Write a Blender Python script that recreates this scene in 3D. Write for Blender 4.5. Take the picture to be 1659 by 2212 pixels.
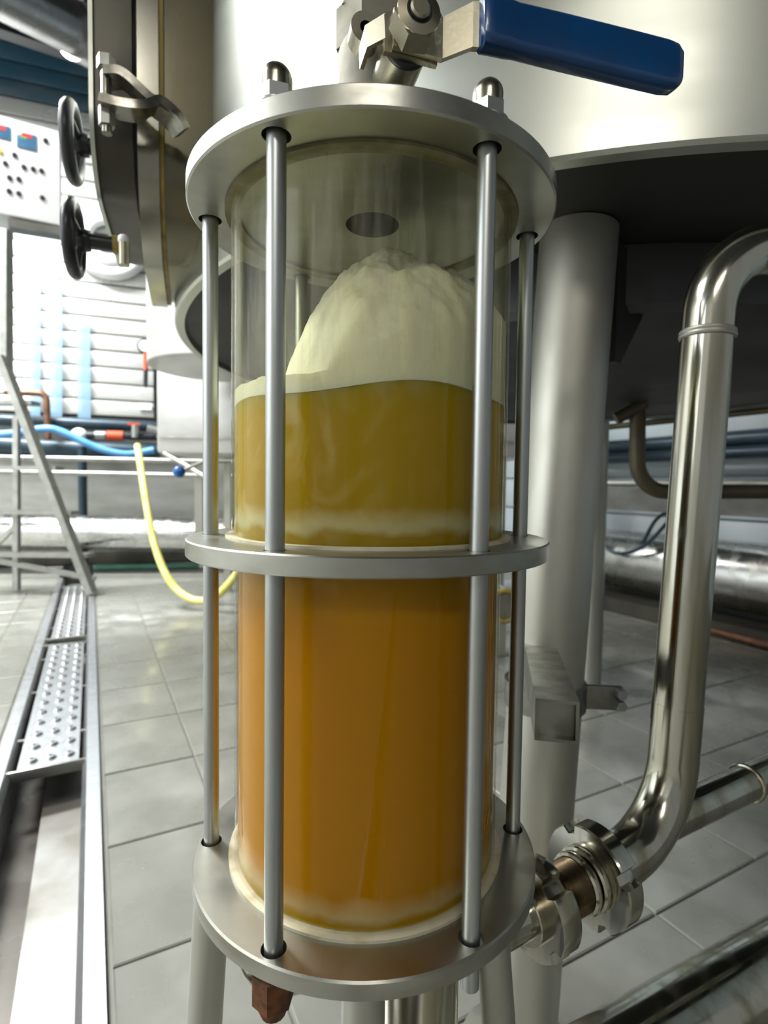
import bpy, bmesh, math, random
from mathutils import Vector, Matrix, noise
random.seed(7)
sc = bpy.context.scene
for o in list(bpy.data.objects): bpy.data.objects.remove(o)
COL = sc.collection
V = Vector; PI = math.pi

# ------------------------------------------------------------------ camera
F_PX = 1183.7; CX, CY = 829.5, 1106.0
YAW, PIT, ROL, DIST, EYE = 0.0271, 0.0465, 0.0127, 0.4466, 0.85
FW = V((math.sin(YAW)*math.cos(PIT), math.cos(YAW)*math.cos(PIT), -math.sin(PIT)))
_rt = V((math.cos(YAW), -math.sin(YAW), 0)); _up = _rt.cross(FW)
RT = math.cos(ROL)*_rt + math.sin(ROL)*_up
UP = -math.sin(ROL)*_rt + math.cos(ROL)*_up
CAM = V((0, -DIST, EYE))
cam_d = bpy.data.cameras.new('camera'); cam = bpy.data.objects.new('camera', cam_d); COL.objects.link(cam)
cam_d.sensor_fit = 'HORIZONTAL'; cam_d.sensor_width = 36; cam_d.lens = F_PX*36/1659
cam_d.clip_start = 0.02; cam_d.clip_end = 60
m3 = Matrix((RT, UP, -FW)).transposed()
cam.matrix_world = Matrix.Translation(CAM) @ m3.to_4x4()
cam_d.dof.use_dof = True; cam_d.dof.focus_distance = 0.40; cam_d.dof.aperture_fstop = 10
sc.camera = cam
sc.view_settings.view_transform = 'Standard'; sc.view_settings.look = 'None'
sc.view_settings.gamma = 1; sc.view_settings.use_curve_mapping = False
sc.view_settings.exposure = -0.36
sc.cycles.max_bounces = 6; sc.cycles.diffuse_bounces = 3; sc.cycles.glossy_bounces = 4; sc.cycles.transparent_max_bounces = 16
sc.cycles.caustics_reflective = False; sc.cycles.caustics_refractive = False
sc.cycles.sample_clamp_indirect = 4.0

def ray(x, y): return FW + (x-CX)/F_PX*RT - (y-CY)/F_PX*UP
def at(x, y, Y):            # point of the scene at depth Y seen at photo pixel x, y
    d = ray(x, y); return CAM + d*((Y-CAM.y)/d.y)
def atz(x, y, z):
    d = ray(x, y); return CAM + d*((z-CAM.z)/d.z)
def atplane(x, y, p, n):
    d = ray(x, y); return CAM + d*((p-CAM).dot(n)/d.dot(n))

# ------------------------------------------------------------------ world + lights
w = bpy.data.worlds.new('world'); sc.world = w; w.use_nodes = True
bg = w.node_tree.nodes['Background']; bg.inputs[0].default_value = (0.95, 0.98, 0.96, 1); bg.inputs[1].default_value = 0.34
def area(name, loc, target, sx, sy, power, col):
    d = bpy.data.lights.new(name, 'AREA'); d.shape = 'RECTANGLE'; d.size = sx; d.size_y = sy
    d.energy = power; d.color = col
    o = bpy.data.objects.new(name, d); COL.objects.link(o); o.location = loc
    o.rotation_euler = (V(target)-V(loc)).to_track_quat('-Z', 'Y').to_euler(); return o
E1 = V((0.894, 0.447, 0)); E2 = V((-0.447, 0.894, 0))
WARM = (1.0, 0.96, 0.88); COOL = (0.95, 0.985, 1.0)
def lamp(name, p, L, wd, power, col):    # strip lamp below the ceiling, long side along E1
    o = area(name, p, (p[0], p[1], 0), L, wd, power, col)
    o.rotation_euler = (0, 0, math.atan2(E1.y, E1.x))
lamp('strip_light_a', (-2.5, 1.6, 4.4), 1.3, 0.35, 170, WARM)
lamp('strip_light_b', (-0.4, -5.2, 4.4), 2.6, 0.6, 150, WARM)
lamp('strip_light_c', (-4.0, -0.3, 4.4), 2.2, 1.8, 330, COOL)
lamp('strip_light_d', (-3.75, 3.5, 4.5), 1.2, 0.8, 800, COOL)
lamp('strip_light_e', (3.0, 5.0, 4.6), 2.6, 0.35, 90, COOL)
area('left_fill_light', (-4.3, -2.2, 2.4), (0, 0, 1.0), 3.2, 2.0, 70, COOL)  # added fill from the left to brighten the vessel, no window stands here

# ------------------------------------------------------------------ materials
def mat(name, col, rough=0.5, metal=0.0, col2=None, scale=(8, 8, 8), nlo=0.35, nhi=0.65, rvar=0.0,
        bump=0.0, bscale=None, coat=0.0, detail=4, sss=0.0, spec=None):
    m = bpy.data.materials.new(name); m.use_nodes = True
    nt = m.node_tree; N = nt.nodes; L = nt.links
    p = N['Principled BSDF']
    p.inputs['Base Color'].default_value = (*col, 1); p.inputs['Roughness'].default_value = rough
    p.inputs['Metallic'].default_value = metal; p.inputs['Coat Weight'].default_value = coat
    if spec is not None: p.inputs['Specular IOR Level'].default_value = spec
    if sss: p.inputs['Subsurface Weight'].default_value = sss; p.inputs['Subsurface Radius'].default_value = (.02, .01, .004); p.inputs['Subsurface Scale'].default_value = 1
    tc = N.new('ShaderNodeTexCoord'); mp = N.new('ShaderNodeMapping'); mp.inputs['Scale'].default_value = scale
    L.new(tc.outputs['Object'], mp.inputs[0])
    nz = N.new('ShaderNodeTexNoise'); nz.inputs['Scale'].default_value = 1; nz.inputs['Detail'].default_value = detail
    L.new(mp.outputs[0], nz.inputs['Vector'])
    mr = N.new('ShaderNodeMapRange'); mr.inputs[1].default_value = nlo; mr.inputs[2].default_value = nhi
    L.new(nz.outputs[0], mr.inputs[0])
    if col2 is not None:
        mx = N.new('ShaderNodeMix'); mx.data_type = 'RGBA'
        mx.inputs[6].default_value = (*col, 1); mx.inputs[7].default_value = (*col2, 1)
        L.new(mr.outputs[0], mx.inputs[0]); L.new(mx.outputs[2], p.inputs['Base Color'])
    if rvar:
        r2 = N.new('ShaderNodeMapRange'); r2.inputs[3].default_value = max(0.02, rough-rvar); r2.inputs[4].default_value = rough+rvar
        L.new(mr.outputs[0], r2.inputs[0]); L.new(r2.outputs[0], p.inputs['Roughness'])
    if bump:
        b = N.new('ShaderNodeBump'); b.inputs['Strength'].default_value = bump; b.inputs['Distance'].default_value = 0.0005
        src = nz
        if bscale:
            mp2 = N.new('ShaderNodeMapping'); mp2.inputs['Scale'].default_value = bscale; L.new(tc.outputs['Object'], mp2.inputs[0])
            src = N.new('ShaderNodeTexNoise'); src.inputs['Scale'].default_value = 1; src.inputs['Detail'].default_value = 5
            L.new(mp2.outputs[0], src.inputs['Vector'])
        L.new(src.outputs[0], b.inputs['Height']); L.new(b.outputs[0], p.inputs['Normal'])
    return m
M = {}
M['flange'] = mat('cast_steel', (.46, .46, .41), .38, 1, (.30, .29, .24), (14, 14, 30), .4, .7, .10, .10, (120, 120, 200))
M['rod'] = mat('rod_steel', (.46, .48, .47), .42, 1, (.36, .37, .35), (60, 60, 6), .4, .7, .06, .05, (300, 300, 300))
M['shell'] = mat('brushed_shell', (.62, .635, .565), .36, 1, (.55, .565, .50), (2, 2, 9), .35, .65, .05, .03, (30, 30, 400))
M['pipe'] = mat('polished_pipe', (.52, .51, .44), .20, 1, (.33, .30, .21), (45, 45, 4), .42, .68, .07, .03, (200, 200, 40))
M['leg'] = mat('satin_leg', (.52, .515, .46), .48, 1, (.43, .42, .36), (12, 12, 4), .4, .65, .06, .06, (160, 160, 40))
M['under'] = mat('shaded_underside', (.010, .0095, .0075), .6, 0, (.018, .016, .013), (3, 3, 3), .4, .7, .1)  # steel in shade, the darkness is put into the base colour
M['valve'] = mat('valve_steel', (.40, .375, .29), .34, 1, (.29, .265, .19), (40, 40, 40), .4, .7, .08)
M['valvecast'] = mat('valve_casting', (.30, .285, .22), .7, .25, (.22, .205, .15), (40, 40, 40), .4, .7, .06)
M['plate'] = mat('zinc_plate', (.50, .46, .34), .36, 1, (.60, .57, .46), (350, 350, 350), .5, .75, .06)
M['blue'] = mat('blue_vinyl', (.003, .058, .19), .22, 0, (.003, .048, .16), (30, 30, 30), .4, .6, .04, .05, (300, 300, 300), coat=.3)
M['black'] = mat('black_plastic', (.008, .009, .012), .35, 0, (.016, .017, .02), (40, 40, 40), .4, .6, .05)
M['rubber'] = mat('dark_hole', (.012, .011, .009), .7, 0, (.02, .018, .014), (40, 40, 40))
M['gasket'] = mat('cream_gasket', (.62, .58, .42), .55, 0, (.42, .36, .2), (60, 60, 60), .5, .8)
M['gasket_y'] = mat('yellowed_seal', (.42, .31, .07), .5, 0, (.22, .15, .04), (60, 60, 8), .4, .7)
M['grime'] = mat('grimy_seal', (.16, .14, .06), .6, 0, (.26, .24, .15), (70, 70, 70), .4, .7)
M['rust'] = mat('rusty_nut', (.14, .05, .012), .8, .2, (.06, .025, .01), (120, 120, 120), .4, .65, .05, .6, (500, 500, 500))
M['door'] = mat('dark_door', (.095, .09, .075), .42, .9, (.075, .07, .06), (10, 10, 10), .4, .7, .06)
M['neck'] = mat('neck_steel', (.20, .185, .13), .28, 1, (.13, .115, .07), (8, 8, 3), .4, .7, .08)
M['hframe'] = mat('frame_steel', (.40, .39, .33), .25, 1, (.30, .28, .2), (8, 8, 3), .4, .7, .08)
M['bracket'] = mat('bracket_steel', (.27, .27, .24), .42, 1, (.18, .18, .15), (30, 30, 30), .4, .65, .08)
M['arm'] = mat('hinge_steel', (.30, .29, .25), .3, 1, (.22, .21, .17), (40, 40, 40), .4, .7, .08)
M['white'] = mat('white_paint', (.82, .84, .86), .4, 0, (.76, .78, .80), (3, 3, 3))
M['whiteplastic'] = mat('white_plastic', (.85, .85, .84), .4, 0, (.8, .8, .79), (9, 9, 9))
M['skirt'] = mat('skirt_steel', (.16, .17, .17), .45, 1, (.10, .10, .10), (5, 5, 5), .4, .65, .1)
M['siding'] = mat('pale_siding', (.66, .66, .62), .32, .35, (.58, .59, .57), (1.5, 1.5, 4), .4, .65, .06)
M['siding_b'] = mat('blue_grey_siding', (.03, .09, .135), .4, .2, (.10, .14, .155), (1.2, 1.2, 3), .4, .65, .06)
M['greywall'] = mat('grey_wall', (.30, .30, .27), .5, .2, (.22, .22, .19), (2, 2, 6), .4, .65, .05)
M['wallpaint'] = mat('wall_paint', (.52, .58, .60), .5, 0, (.42, .50, .54), (1.5, 1.5, 3), .4, .65)
M['ceil'] = mat('ceiling_sheet', (.07, .07, .07), .6, 0, (.05, .05, .05), (2, 2, 2))
M['duct'] = mat('duct_steel', (.34, .34, .34), .3, 1, (.26, .25, .24), (3, 3, 3), .4, .7, .08, .3, (12, 12, 12))
M['foil'] = mat('crumpled_foil', (.68, .68, .66), .28, 1, (.58, .57, .53), (12, 12, 12), .4, .7, .1, 1.0, (22, 22, 22))
M['bluehose'] = mat('blue_hose', (.10, .33, .72), .4, 0, (.14, .40, .8), (9, 9, 9))
M['yellowhose'] = mat('yellow_hose', (.72, .68, .14), .4, 0, (.78, .75, .3), (9, 9, 9))
M['greenhose'] = mat('green_hose', (.05, .18, .13), .5, 0, (.08, .22, .17), (9, 9, 9))
M['paleblue'] = mat('blue_reflection_film', (.28, .45, .62), .4, 0, (.24, .40, .56), (5, 5, 5))
M['red'] = mat('red_sleeve', (.72, .09, .02), .5, 0, (.6, .07, .02), (20, 20, 20))
M['copper'] = mat('brown_pipe', (.22, .11, .06), .4, .6, (.1, .05, .03), (20, 20, 20))
M['darkpipe'] = mat('dark_blue_pipe', (.012, .03, .042), .35, .2, (.025, .05, .07), (6, 6, 6))
M['alu'] = mat('ladder_aluminium', (.38, .38, .35), .45, .9, (.30, .30, .27), (12, 12, 12), .4, .7, .06)
M['steelbox'] = mat('stainless_box', (.62, .61, .59), .35, .35, (.52, .52, .50), (3, 3, 8), .4, .65, .06)
M['galv'] = mat('galvanised', (.50, .51, .52), .38, .9, (.40, .41, .42), (30, 30, 30), .4, .65, .06, .1, (200, 200, 200))
M['trough'] = mat('trough_steel', (.25, .25, .24), .48, 1, (.17, .16, .14), (5, 5, 5), .4, .65, .1, .08, (60, 60, 60))
M['pit'] = mat('shaded_pit', (.09, .08, .068), .35, .6, (.05, .042, .034), (6, 6, 6), .4, .65, .1)  # shade on the left half of the trough, painted as a darker colour
M['screen'] = mat('display', (.05, .14, .26), .2, 0, (.07, .17, .3), (200, 200, 200))
M['ledred'] = mat('led_red', (.7, .03, .04), .4); M['ledgreen'] = mat('led_green', (.04, .4, .12), .4); M['yellow'] = mat('yellow_lamp', (.8, .6, .05), .4)
M['darkbeam'] = mat('olive_beam', (.13, .11, .065), .45, .5, (.08, .07, .045), (6, 6, 6), .4, .65)
M['greybeam'] = mat('grey_beam', (.17, .17, .16), .4, .5, (.11, .11, .10), (5, 5, 9), .4, .65)
M['tile'] = mat('floor_tile', (.245, .245, .215), .28, 0, (.15, .15, .125), (5, 5, 5), .40, .72, .15, .15, (40, 40, 40), detail=9)
M['grout'] = mat('grout', (.20, .20, .175), .5, 0, (.24, .235, .20), (12, 12, 12), .4, .65, 0)
M['kerb'] = mat('kerb', (.04, .038, .026), .6, 0, (.025, .022, .015), (6, 6, 6), .4, .65)

def film(m, k):
    N = m.node_tree.nodes; L = m.node_tree.links; tr = N.new('ShaderNodeBsdfTransparent'); mx = N.new('ShaderNodeMixShader'); mx.inputs[0].default_value = k
    L.new(tr.outputs[0], mx.inputs[1]); L.new(N['Principled BSDF'].outputs[0], mx.inputs[2]); L.new(mx.outputs[0], N['Material Output'].inputs[0])
M['paleblue'].node_tree.nodes['Principled BSDF'].inputs['Roughness'].default_value = .3
film(M['paleblue'], .5)
def glass_mat(tint, haze, h0=.006):
    m = bpy.data.materials.new('sight_glass'); m.use_nodes = True; nt = m.node_tree; N = nt.nodes; L = nt.links
    N.remove(N['Principled BSDF']); out = N['Material Output']
    tr = N.new('ShaderNodeBsdfTransparent'); tr.inputs[0].default_value = (*tint, 1)
    gl = N.new('ShaderNodeBsdfGlossy'); gl.inputs[1].default_value = .03
    lw = N.new('ShaderNodeLayerWeight'); lw.inputs[0].default_value = .5
    pw = N.new('ShaderNodeMath'); pw.operation = 'POWER'; pw.inputs[1].default_value = 4.0; L.new(lw.outputs['Facing'], pw.inputs[0])
    fr = N.new('ShaderNodeMapRange'); fr.inputs[3].default_value = .012; fr.inputs[4].default_value = .45; L.new(pw.outputs[0], fr.inputs[0])
    mx = N.new('ShaderNodeMixShader'); L.new(fr.outputs[0], mx.inputs[0]); L.new(tr.outputs[0], mx.inputs[1]); L.new(gl.outputs[0], mx.inputs[2])
    df = N.new('ShaderNodeBsdfDiffuse'); df.inputs[0].default_value = (.72, .70, .58, 1)
    tc = N.new('ShaderNodeTexCoord'); mp = N.new('ShaderNodeMapping'); mp.inputs['Scale'].default_value = (45, 45, 5)
    L.new(tc.outputs['Object'], mp.inputs[0]); nz = N.new('ShaderNodeTexNoise'); nz.inputs['Scale'].default_value = 1; nz.inputs['Detail'].default_value = 7
    nz.inputs['Roughness'].default_value = .65; L.new(mp.outputs[0], nz.inputs['Vector'])
    mr = N.new('ShaderNodeMapRange'); mr.inputs[1].default_value = .45; mr.inputs[2].default_value = .85; mr.inputs[3].default_value = h0; mr.inputs[4].default_value = haze
    L.new(nz.outputs[0], mr.inputs[0])
    sz = N.new('ShaderNodeSeparateXYZ'); L.new(tc.outputs['Object'], sz.inputs[0])      # dried splashes only above the liquid
    g = N.new('ShaderNodeMapRange'); g.inputs[1].default_value = .372; g.inputs[2].default_value = .40; g.inputs[3].default_value = .06; L.new(sz.outputs[2], g.inputs[0])
    hz = N.new('ShaderNodeMath'); hz.operation = 'MULTIPLY'; L.new(mr.outputs[0], hz.inputs[0]); L.new(g.outputs[0], hz.inputs[1])
    m2 = N.new('ShaderNodeMixShader'); L.new(hz.outputs[0], m2.inputs[0]); L.new(mx.outputs[0], m2.inputs[1]); L.new(df.outputs[0], m2.inputs[2])
    L.new(m2.outputs[0], out.inputs[0]); return m
M['glass'] = glass_mat((.925, .925, .84), .34, .008); M['glass_low'] = glass_mat((.97, .97, .94), .03, .002)

def beer_mat():
    m = bpy.data.materials.new('cloudy_beer'); m.use_nodes = True; nt = m.node_tree; N = nt.nodes; L = nt.links
    p = N['Principled BSDF']; p.inputs['Roughness'].default_value = .35; p.inputs['Specular IOR Level'].default_value = .03
    p.inputs['Subsurface Weight'].default_value = .6; p.inputs['Subsurface Radius'].default_value = (.08, .04, .002); p.inputs['Subsurface Scale'].default_value = 1
    tc = N.new('ShaderNodeTexCoord'); sx = N.new('ShaderNodeSeparateXYZ'); L.new(tc.outputs['Object'], sx.inputs[0])
    # deeper amber low in the column, turbid gold above
    mr = N.new('ShaderNodeMapRange'); mr.inputs[1].default_value = .20; mr.inputs[2].default_value = .28; L.new(sx.outputs[2], mr.inputs[0])
    c = N.new('ShaderNodeMix'); c.data_type = 'RGBA'; c.inputs[6].default_value = (.44, .195, .0005, 1); c.inputs[7].default_value = (.45, .29, .002, 1)
    L.new(mr.outputs[0], c.inputs[0])
    # swirling fine foam in the upper column
    mp = N.new('ShaderNodeMapping'); mp.inputs['Scale'].default_value = (26, 26, 14); mp.inputs['Rotation'].default_value = (.2, .5, .3); L.new(tc.outputs['Object'], mp.inputs[0])
    nz = N.new('ShaderNodeTexNoise'); nz.inputs['Scale'].default_value = 1; nz.inputs['Detail'].default_value = 8; nz.inputs['Distortion'].default_value = 2.2; L.new(mp.outputs[0], nz.inputs['Vector'])
    s = N.new('ShaderNodeMapRange'); s.inputs[1].default_value = .5; s.inputs[2].default_value = .78; L.new(nz.outputs[0], s.inputs[0])
    side = N.new('ShaderNodeMapRange'); side.inputs[1].default_value = .03; side.inputs[2].default_value = -.09; side.inputs[3].default_value = .08; side.inputs[4].default_value = .9; L.new(sx.outputs[0], side.inputs[0])
    mu = N.new('ShaderNodeMath'); mu.operation = 'MULTIPLY'; L.new(s.outputs[0], mu.inputs[0]); L.new(side.outputs[0], mu.inputs[1])
    mu2 = N.new('ShaderNodeMath'); mu2.operation = 'MULTIPLY'; L.new(mu.outputs[0], mu2.inputs[0]); L.new(mr.outputs[0], mu2.inputs[1])
    c2 = N.new('ShaderNodeMix'); c2.data_type = 'RGBA'; c2.inputs[7].default_value = (.72, .60, .30, 1); L.new(mu2.outputs[0], c2.inputs[0]); L.new(c.outputs[2], c2.inputs[6])
    # settled froth bands just above the ring and above the foot of the lower tube
    nb = N.new('ShaderNodeTexNoise'); nb.inputs['Scale'].default_value = 40; nb.inputs['Detail'].default_value = 6; L.new(tc.outputs['Object'], nb.inputs['Vector'])
    za = N.new('ShaderNodeMath'); za.operation = 'MULTIPLY_ADD'; za.inputs[1].default_value = .016; L.new(nb.outputs[0], za.inputs[0]); L.new(sx.outputs[2], za.inputs[2])
    col = c2
    for z0, z1, z2, z3, k, cc in ((.265, .270, .273, .284, .62, (.80, .74, .56, 1)), (.0105, .0155, .017, .030, .34, (.74, .62, .40, 1))):
        a = N.new('ShaderNodeMapRange'); a.inputs[1].default_value = z0; a.inputs[2].default_value = z1; L.new(za.outputs[0], a.inputs[0])
        b = N.new('ShaderNodeMapRange'); b.inputs[1].default_value = z3; b.inputs[2].default_value = z2; b.inputs[4].default_value = k; L.new(za.outputs[0], b.inputs[0])
        q = N.new('ShaderNodeMath'); q.operation = 'MULTIPLY'; L.new(a.outputs[0], q.inputs[0]); L.new(b.outputs[0], q.inputs[1])
        c3 = N.new('ShaderNodeMix'); c3.data_type = 'RGBA'; c3.inputs[7].default_value = cc; L.new(q.outputs[0], c3.inputs[0]); L.new(col.outputs[2], c3.inputs[6]); col = c3
    L.new(col.outputs[2], p.inputs['Base Color']); return m
M['beer'] = beer_mat()
M['foam'] = mat('beer_foam', (.86, .84, .74), .7, 0, (.68, .58, .32), (38, 38, 60), .66, .82, 0, 1.0, (240, 240, 240), sss=.4)

# ------------------------------------------------------------------ mesh helpers
ORG = {}
def tag(o, label=None, cat=None, group=None, kind=None):
    if label: o['label'] = label
    if cat: o['category'] = cat
    if group: o['group'] = group
    if kind: o['kind'] = kind
    return o
def thing(name, base, label, cat, group=None):
    o = bpy.data.objects.new(name, None); o.empty_display_size = .05; COL.objects.link(o); o.location = base
    ORG[o.name] = V(base); return tag(o, label, cat, group)
def frame(p0, d):
    d = V(d).normalized(); a = V((0, 0, 1)) if abs(d.z) < .95 else V((1, 0, 0))
    x = a.cross(d).normalized(); y = d.cross(x); return x, y, d
class MB:
    def __init__(s): s.v = []; s.f = []
    def add(s, vs, fs):
        n = len(s.v); s.v += [V(p) for p in vs]; s.f += [tuple(i+n for i in f) for f in fs]; return s
    def box(s, c, sz, X=(1, 0, 0), Z=(0, 0, 1)):
        X = V(X).normalized(); Z = V(Z).normalized(); Y = Z.cross(X); c = V(c)
        vs = [c + X*(i*sz[0]/2) + Y*(j*sz[1]/2) + Z*(k*sz[2]/2) for i in (-1, 1) for j in (-1, 1) for k in (-1, 1)]
        return s.add(vs, [(0, 1, 3, 2), (4, 6, 7, 5), (0, 4, 5, 1), (2, 3, 7, 6), (0, 2, 6, 4), (1, 5, 7, 3)])
    def bbox(s, c, sz, b, X=(1, 0, 0), Z=(0, 0, 1)):       # box with bevelled edges
        bm = bmesh.new(); bmesh.ops.create_cube(bm, size=1); bmesh.ops.scale(bm, vec=sz, verts=bm.verts)
        bmesh.ops.bevel(bm, geom=bm.edges[:], offset=b, segments=2, affect='EDGES', profile=.5)
        X = V(X).normalized(); Z = V(Z).normalized(); Y = Z.cross(X); c = V(c); bm.verts.index_update()
        vs = [c + X*v.co.x + Y*v.co.y + Z*v.co.z for v in bm.verts]; fs = [tuple(v.index for v in f.verts) for f in bm.faces]; bm.free()
        return s.add(vs, fs)
    def lathe(s, prof, seg=48, c=(0, 0, 0), d=(0, 0, 1), close=True):   # prof: (r, h) along d; closed profile loop by default
        x, y, d = frame(c, d); c = V(c); vs = []; n = len(prof)
        for i in range(seg):
            a = 2*PI*i/seg; q = x*math.cos(a)+y*math.sin(a)
            vs += [c + q*r + d*h for r, h in prof]
        fs = []
        for i in range(seg):
            j = (i+1) % seg
            for k in range(n if close else n-1):
                l = (k+1) % n
                if prof[k][0] < 1e-7 and prof[l][0] < 1e-7: continue
                fs.append((i*n+k, j*n+k, j*n+l, i*n+l))
        return s.add(vs, fs)
    def cyl(s, p0, p1, r, seg=24, r1=None, ch=0.0):
        p0 = V(p0); p1 = V(p1); L = (p1-p0).length; r1 = r if r1 is None else r1
        if ch: pr = [(0, 0), (r-ch, 0), (r, ch), (r1, L-ch), (r1-ch, L), (0, L)]
        else: pr = [(0, 0), (r, 0), (r1, L), (0, L)]
        return s.lathe(pr, seg, p0, p1-p0, close=False)
    def ring(s, p0, d, ro, ri, h, seg=48, ch=0.0):
        pr = [(ri, 0), (ro-ch, 0), (ro, ch), (ro, h-ch), (ro-ch, h), (ri, h)] if ch else [(ri, 0), (ro, 0), (ro, h), (ri, h)]
        return s.lathe(pr, seg, p0, d)
    def sweep(s, path, prof, up=None, cap=True):            # prof: 2D loop (a,b) in the frame of the path
        path = [V(p) for p in path]; n = len(prof); vs = []; T = []
        for i in range(len(path)):
            a = path[max(i-1, 0)]; b = path[min(i+1, len(path)-1)]; T.append((b-a).normalized())
        if up is None:
            x, y, _ = frame(path[0], T[0])
        for i, p in enumerate(path):
            if up is not None: x = V(up).cross(T[i]).normalized(); y = T[i].cross(x)
            elif i:
                x = (x - T[i]*x.dot(T[i])).normalized(); y = T[i].cross(x)
            vs += [p + x*a + y*b for a, b in prof]
        fs = [(i*n+k, i*n+(k+1) % n, (i+1)*n+(k+1) % n, (i+1)*n+k) for i in range(len(path)-1) for k in range(n)]
        if cap: fs += [tuple(range(n-1, -1, -1)), tuple((len(path)-1)*n+k for k in range(n))]
        return s.add(vs, fs)
    def tube(s, path, r, seg=20, cap=True):
        return s.sweep(path, [(r*math.cos(2*PI*k/seg), r*math.sin(2*PI*k/seg)) for k in range(seg)], cap=cap)
    def bar(s, path, wd, ht, up=(0, 0, 1)):
        return s.sweep(path, [(-wd/2, -ht/2), (wd/2, -ht/2), (wd/2, ht/2), (-wd/2, ht/2)], up=up)
    def prism(s, poly, o, X, Y, t0, t1):                      # polygon in plane (X,Y) extruded along X x Y
        X = V(X); Y = V(Y); Z = X.cross(Y).normalized(); o = V(o); n = len(poly)
        vs = [o+X*a+Y*b+Z*t0 for a, b in poly]+[o+X*a+Y*b+Z*t1 for a, b in poly]
        fs = [tuple(range(n-1, -1, -1)), tuple(range(n, 2*n))]+[(k, (k+1) % n, n+(k+1) % n, n+k) for k in range(n)]
        return s.add(vs, fs)
    def ball(s, c, r, seg=20, sq=(1, 1, 1), d=(0, 0, 1)):
        pr = [(r*math.sin(PI*k/10), -r*math.cos(PI*k/10)*sq[2]) for k in range(11)]
        pr[0] = (0, pr[0][1]); pr[-1] = (0, pr[-1][1]); return s.lathe(pr, seg, c, d, close=False)
    def torus(s, c, d, R, r, seg=40, k=12):
        return s.lathe([(R+r*math.cos(2*PI*i/k), r*math.sin(2*PI*i/k)) for i in range(k)], seg, c, d)
    def build(s, name, m, parent=None, base=None, smooth=True, ang=35):
        if parent is not None: o0 = ORG[parent.name]
        else: o0 = V(base) if base is not None else V((sum(p.x for p in s.v)/len(s.v), sum(p.y for p in s.v)/len(s.v), min(p.z for p in s.v)))
        bm = bmesh.new(); vv = [bm.verts.new(p-o0) for p in s.v]
        for f in s.f:
            g = [];
            for i in f:
                if vv[i] not in g: g.append(vv[i])
            if len(g) > 2:
                try: bm.faces.new(g)
                except ValueError: pass
        bmesh.ops.remove_doubles(bm, verts=bm.verts, dist=1e-6)
        bmesh.ops.recalc_face_normals(bm, faces=bm.faces)
        me = bpy.data.meshes.new(name); bm.to_mesh(me); bm.free()
        me.polygons.foreach_set('use_smooth', [smooth]*len(me.polygons))
        if smooth: me.set_sharp_from_angle(angle=math.radians(ang))
        me.materials.append(M[m] if isinstance(m, str) else m)
        o = bpy.data.objects.new(name, me); COL.objects.link(o)
        if parent is not None: o.parent = parent
        else: o.location = o0
        ORG[o.name] = o0; return o
def copy_part(o, parent, off, rot=None):
    c = o.copy(); COL.objects.link(c); c.parent = parent; c.location = V(o.location)+V(off)
    if rot is not None: c.rotation_euler = rot
    ORG[c.name] = ORG[o.name]; return c
def fillet(pts, r, n=8):
    pts = [V(p) for p in pts]; out = [pts[0]]
    for i in range(1, len(pts)-1):
        a = (pts[i-1]-pts[i]).normalized(); b = (pts[i+1]-pts[i]).normalized()
        th = a.angle(b); rr = r[i-1] if isinstance(r, (list, tuple)) else r
        if th > PI-.02: out.append(pts[i]); continue
        cl = .9 if len(pts) == 3 else .48; t = min(rr/math.tan(th/2), cl*(pts[i-1]-pts[i]).length, cl*(pts[i+1]-pts[i]).length); rr = t*math.tan(th/2)
        bis = (a+b).normalized(); c = pts[i]+bis*(rr/math.sin(th/2)); p0 = pts[i]+a*t; p1 = pts[i]+b*t
        u = (p0-c); v = (p1-c); an = u.angle(v); ax = u.cross(v).normalized()
        for k in range(n+1): out.append(c + Matrix.Rotation(an*k/n, 3, ax) @ u)
    out.append(pts[-1]); return out
def smooth_path(pts, n=8):
    pts = [V(p) for p in pts]; P = [2*pts[0]-pts[1]]+pts+[2*pts[-1]-pts[-2]]; out = []
    for i in range(1, len(P)-2):
        for k in range(n):
            t = k/n; a, b, c, d = P[i-1], P[i], P[i+1], P[i+2]
            out.append(.5*((2*b)+(c-a)*t+(2*a-5*b+4*c-d)*t*t+(3*b-a-3*c+d)*t**3))
    out.append(pts[-1]); return out
def cut(o, cutter):                                            # real holes: boolean applied to the mesh
    c = cutter.build('cutter', 'rubber', base=(0, 0, 0), smooth=False)
    md = o.modifiers.new('b', 'BOOLEAN'); md.object = c; md.operation = 'DIFFERENCE'; md.solver = 'EXACT'
    bpy.context.view_layer.update(); dg = bpy.context.evaluated_depsgraph_get()
    me = bpy.data.meshes.new_from_object(o.evaluated_get(dg)); o.modifiers.clear(); old = o.data; o.data = me; bpy.data.meshes.remove(old)
    bpy.data.objects.remove(c)
    me.polygons.foreach_set('use_smooth', [True]*len(me.polygons)); me.set_sharp_from_angle(angle=math.radians(30))

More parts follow.
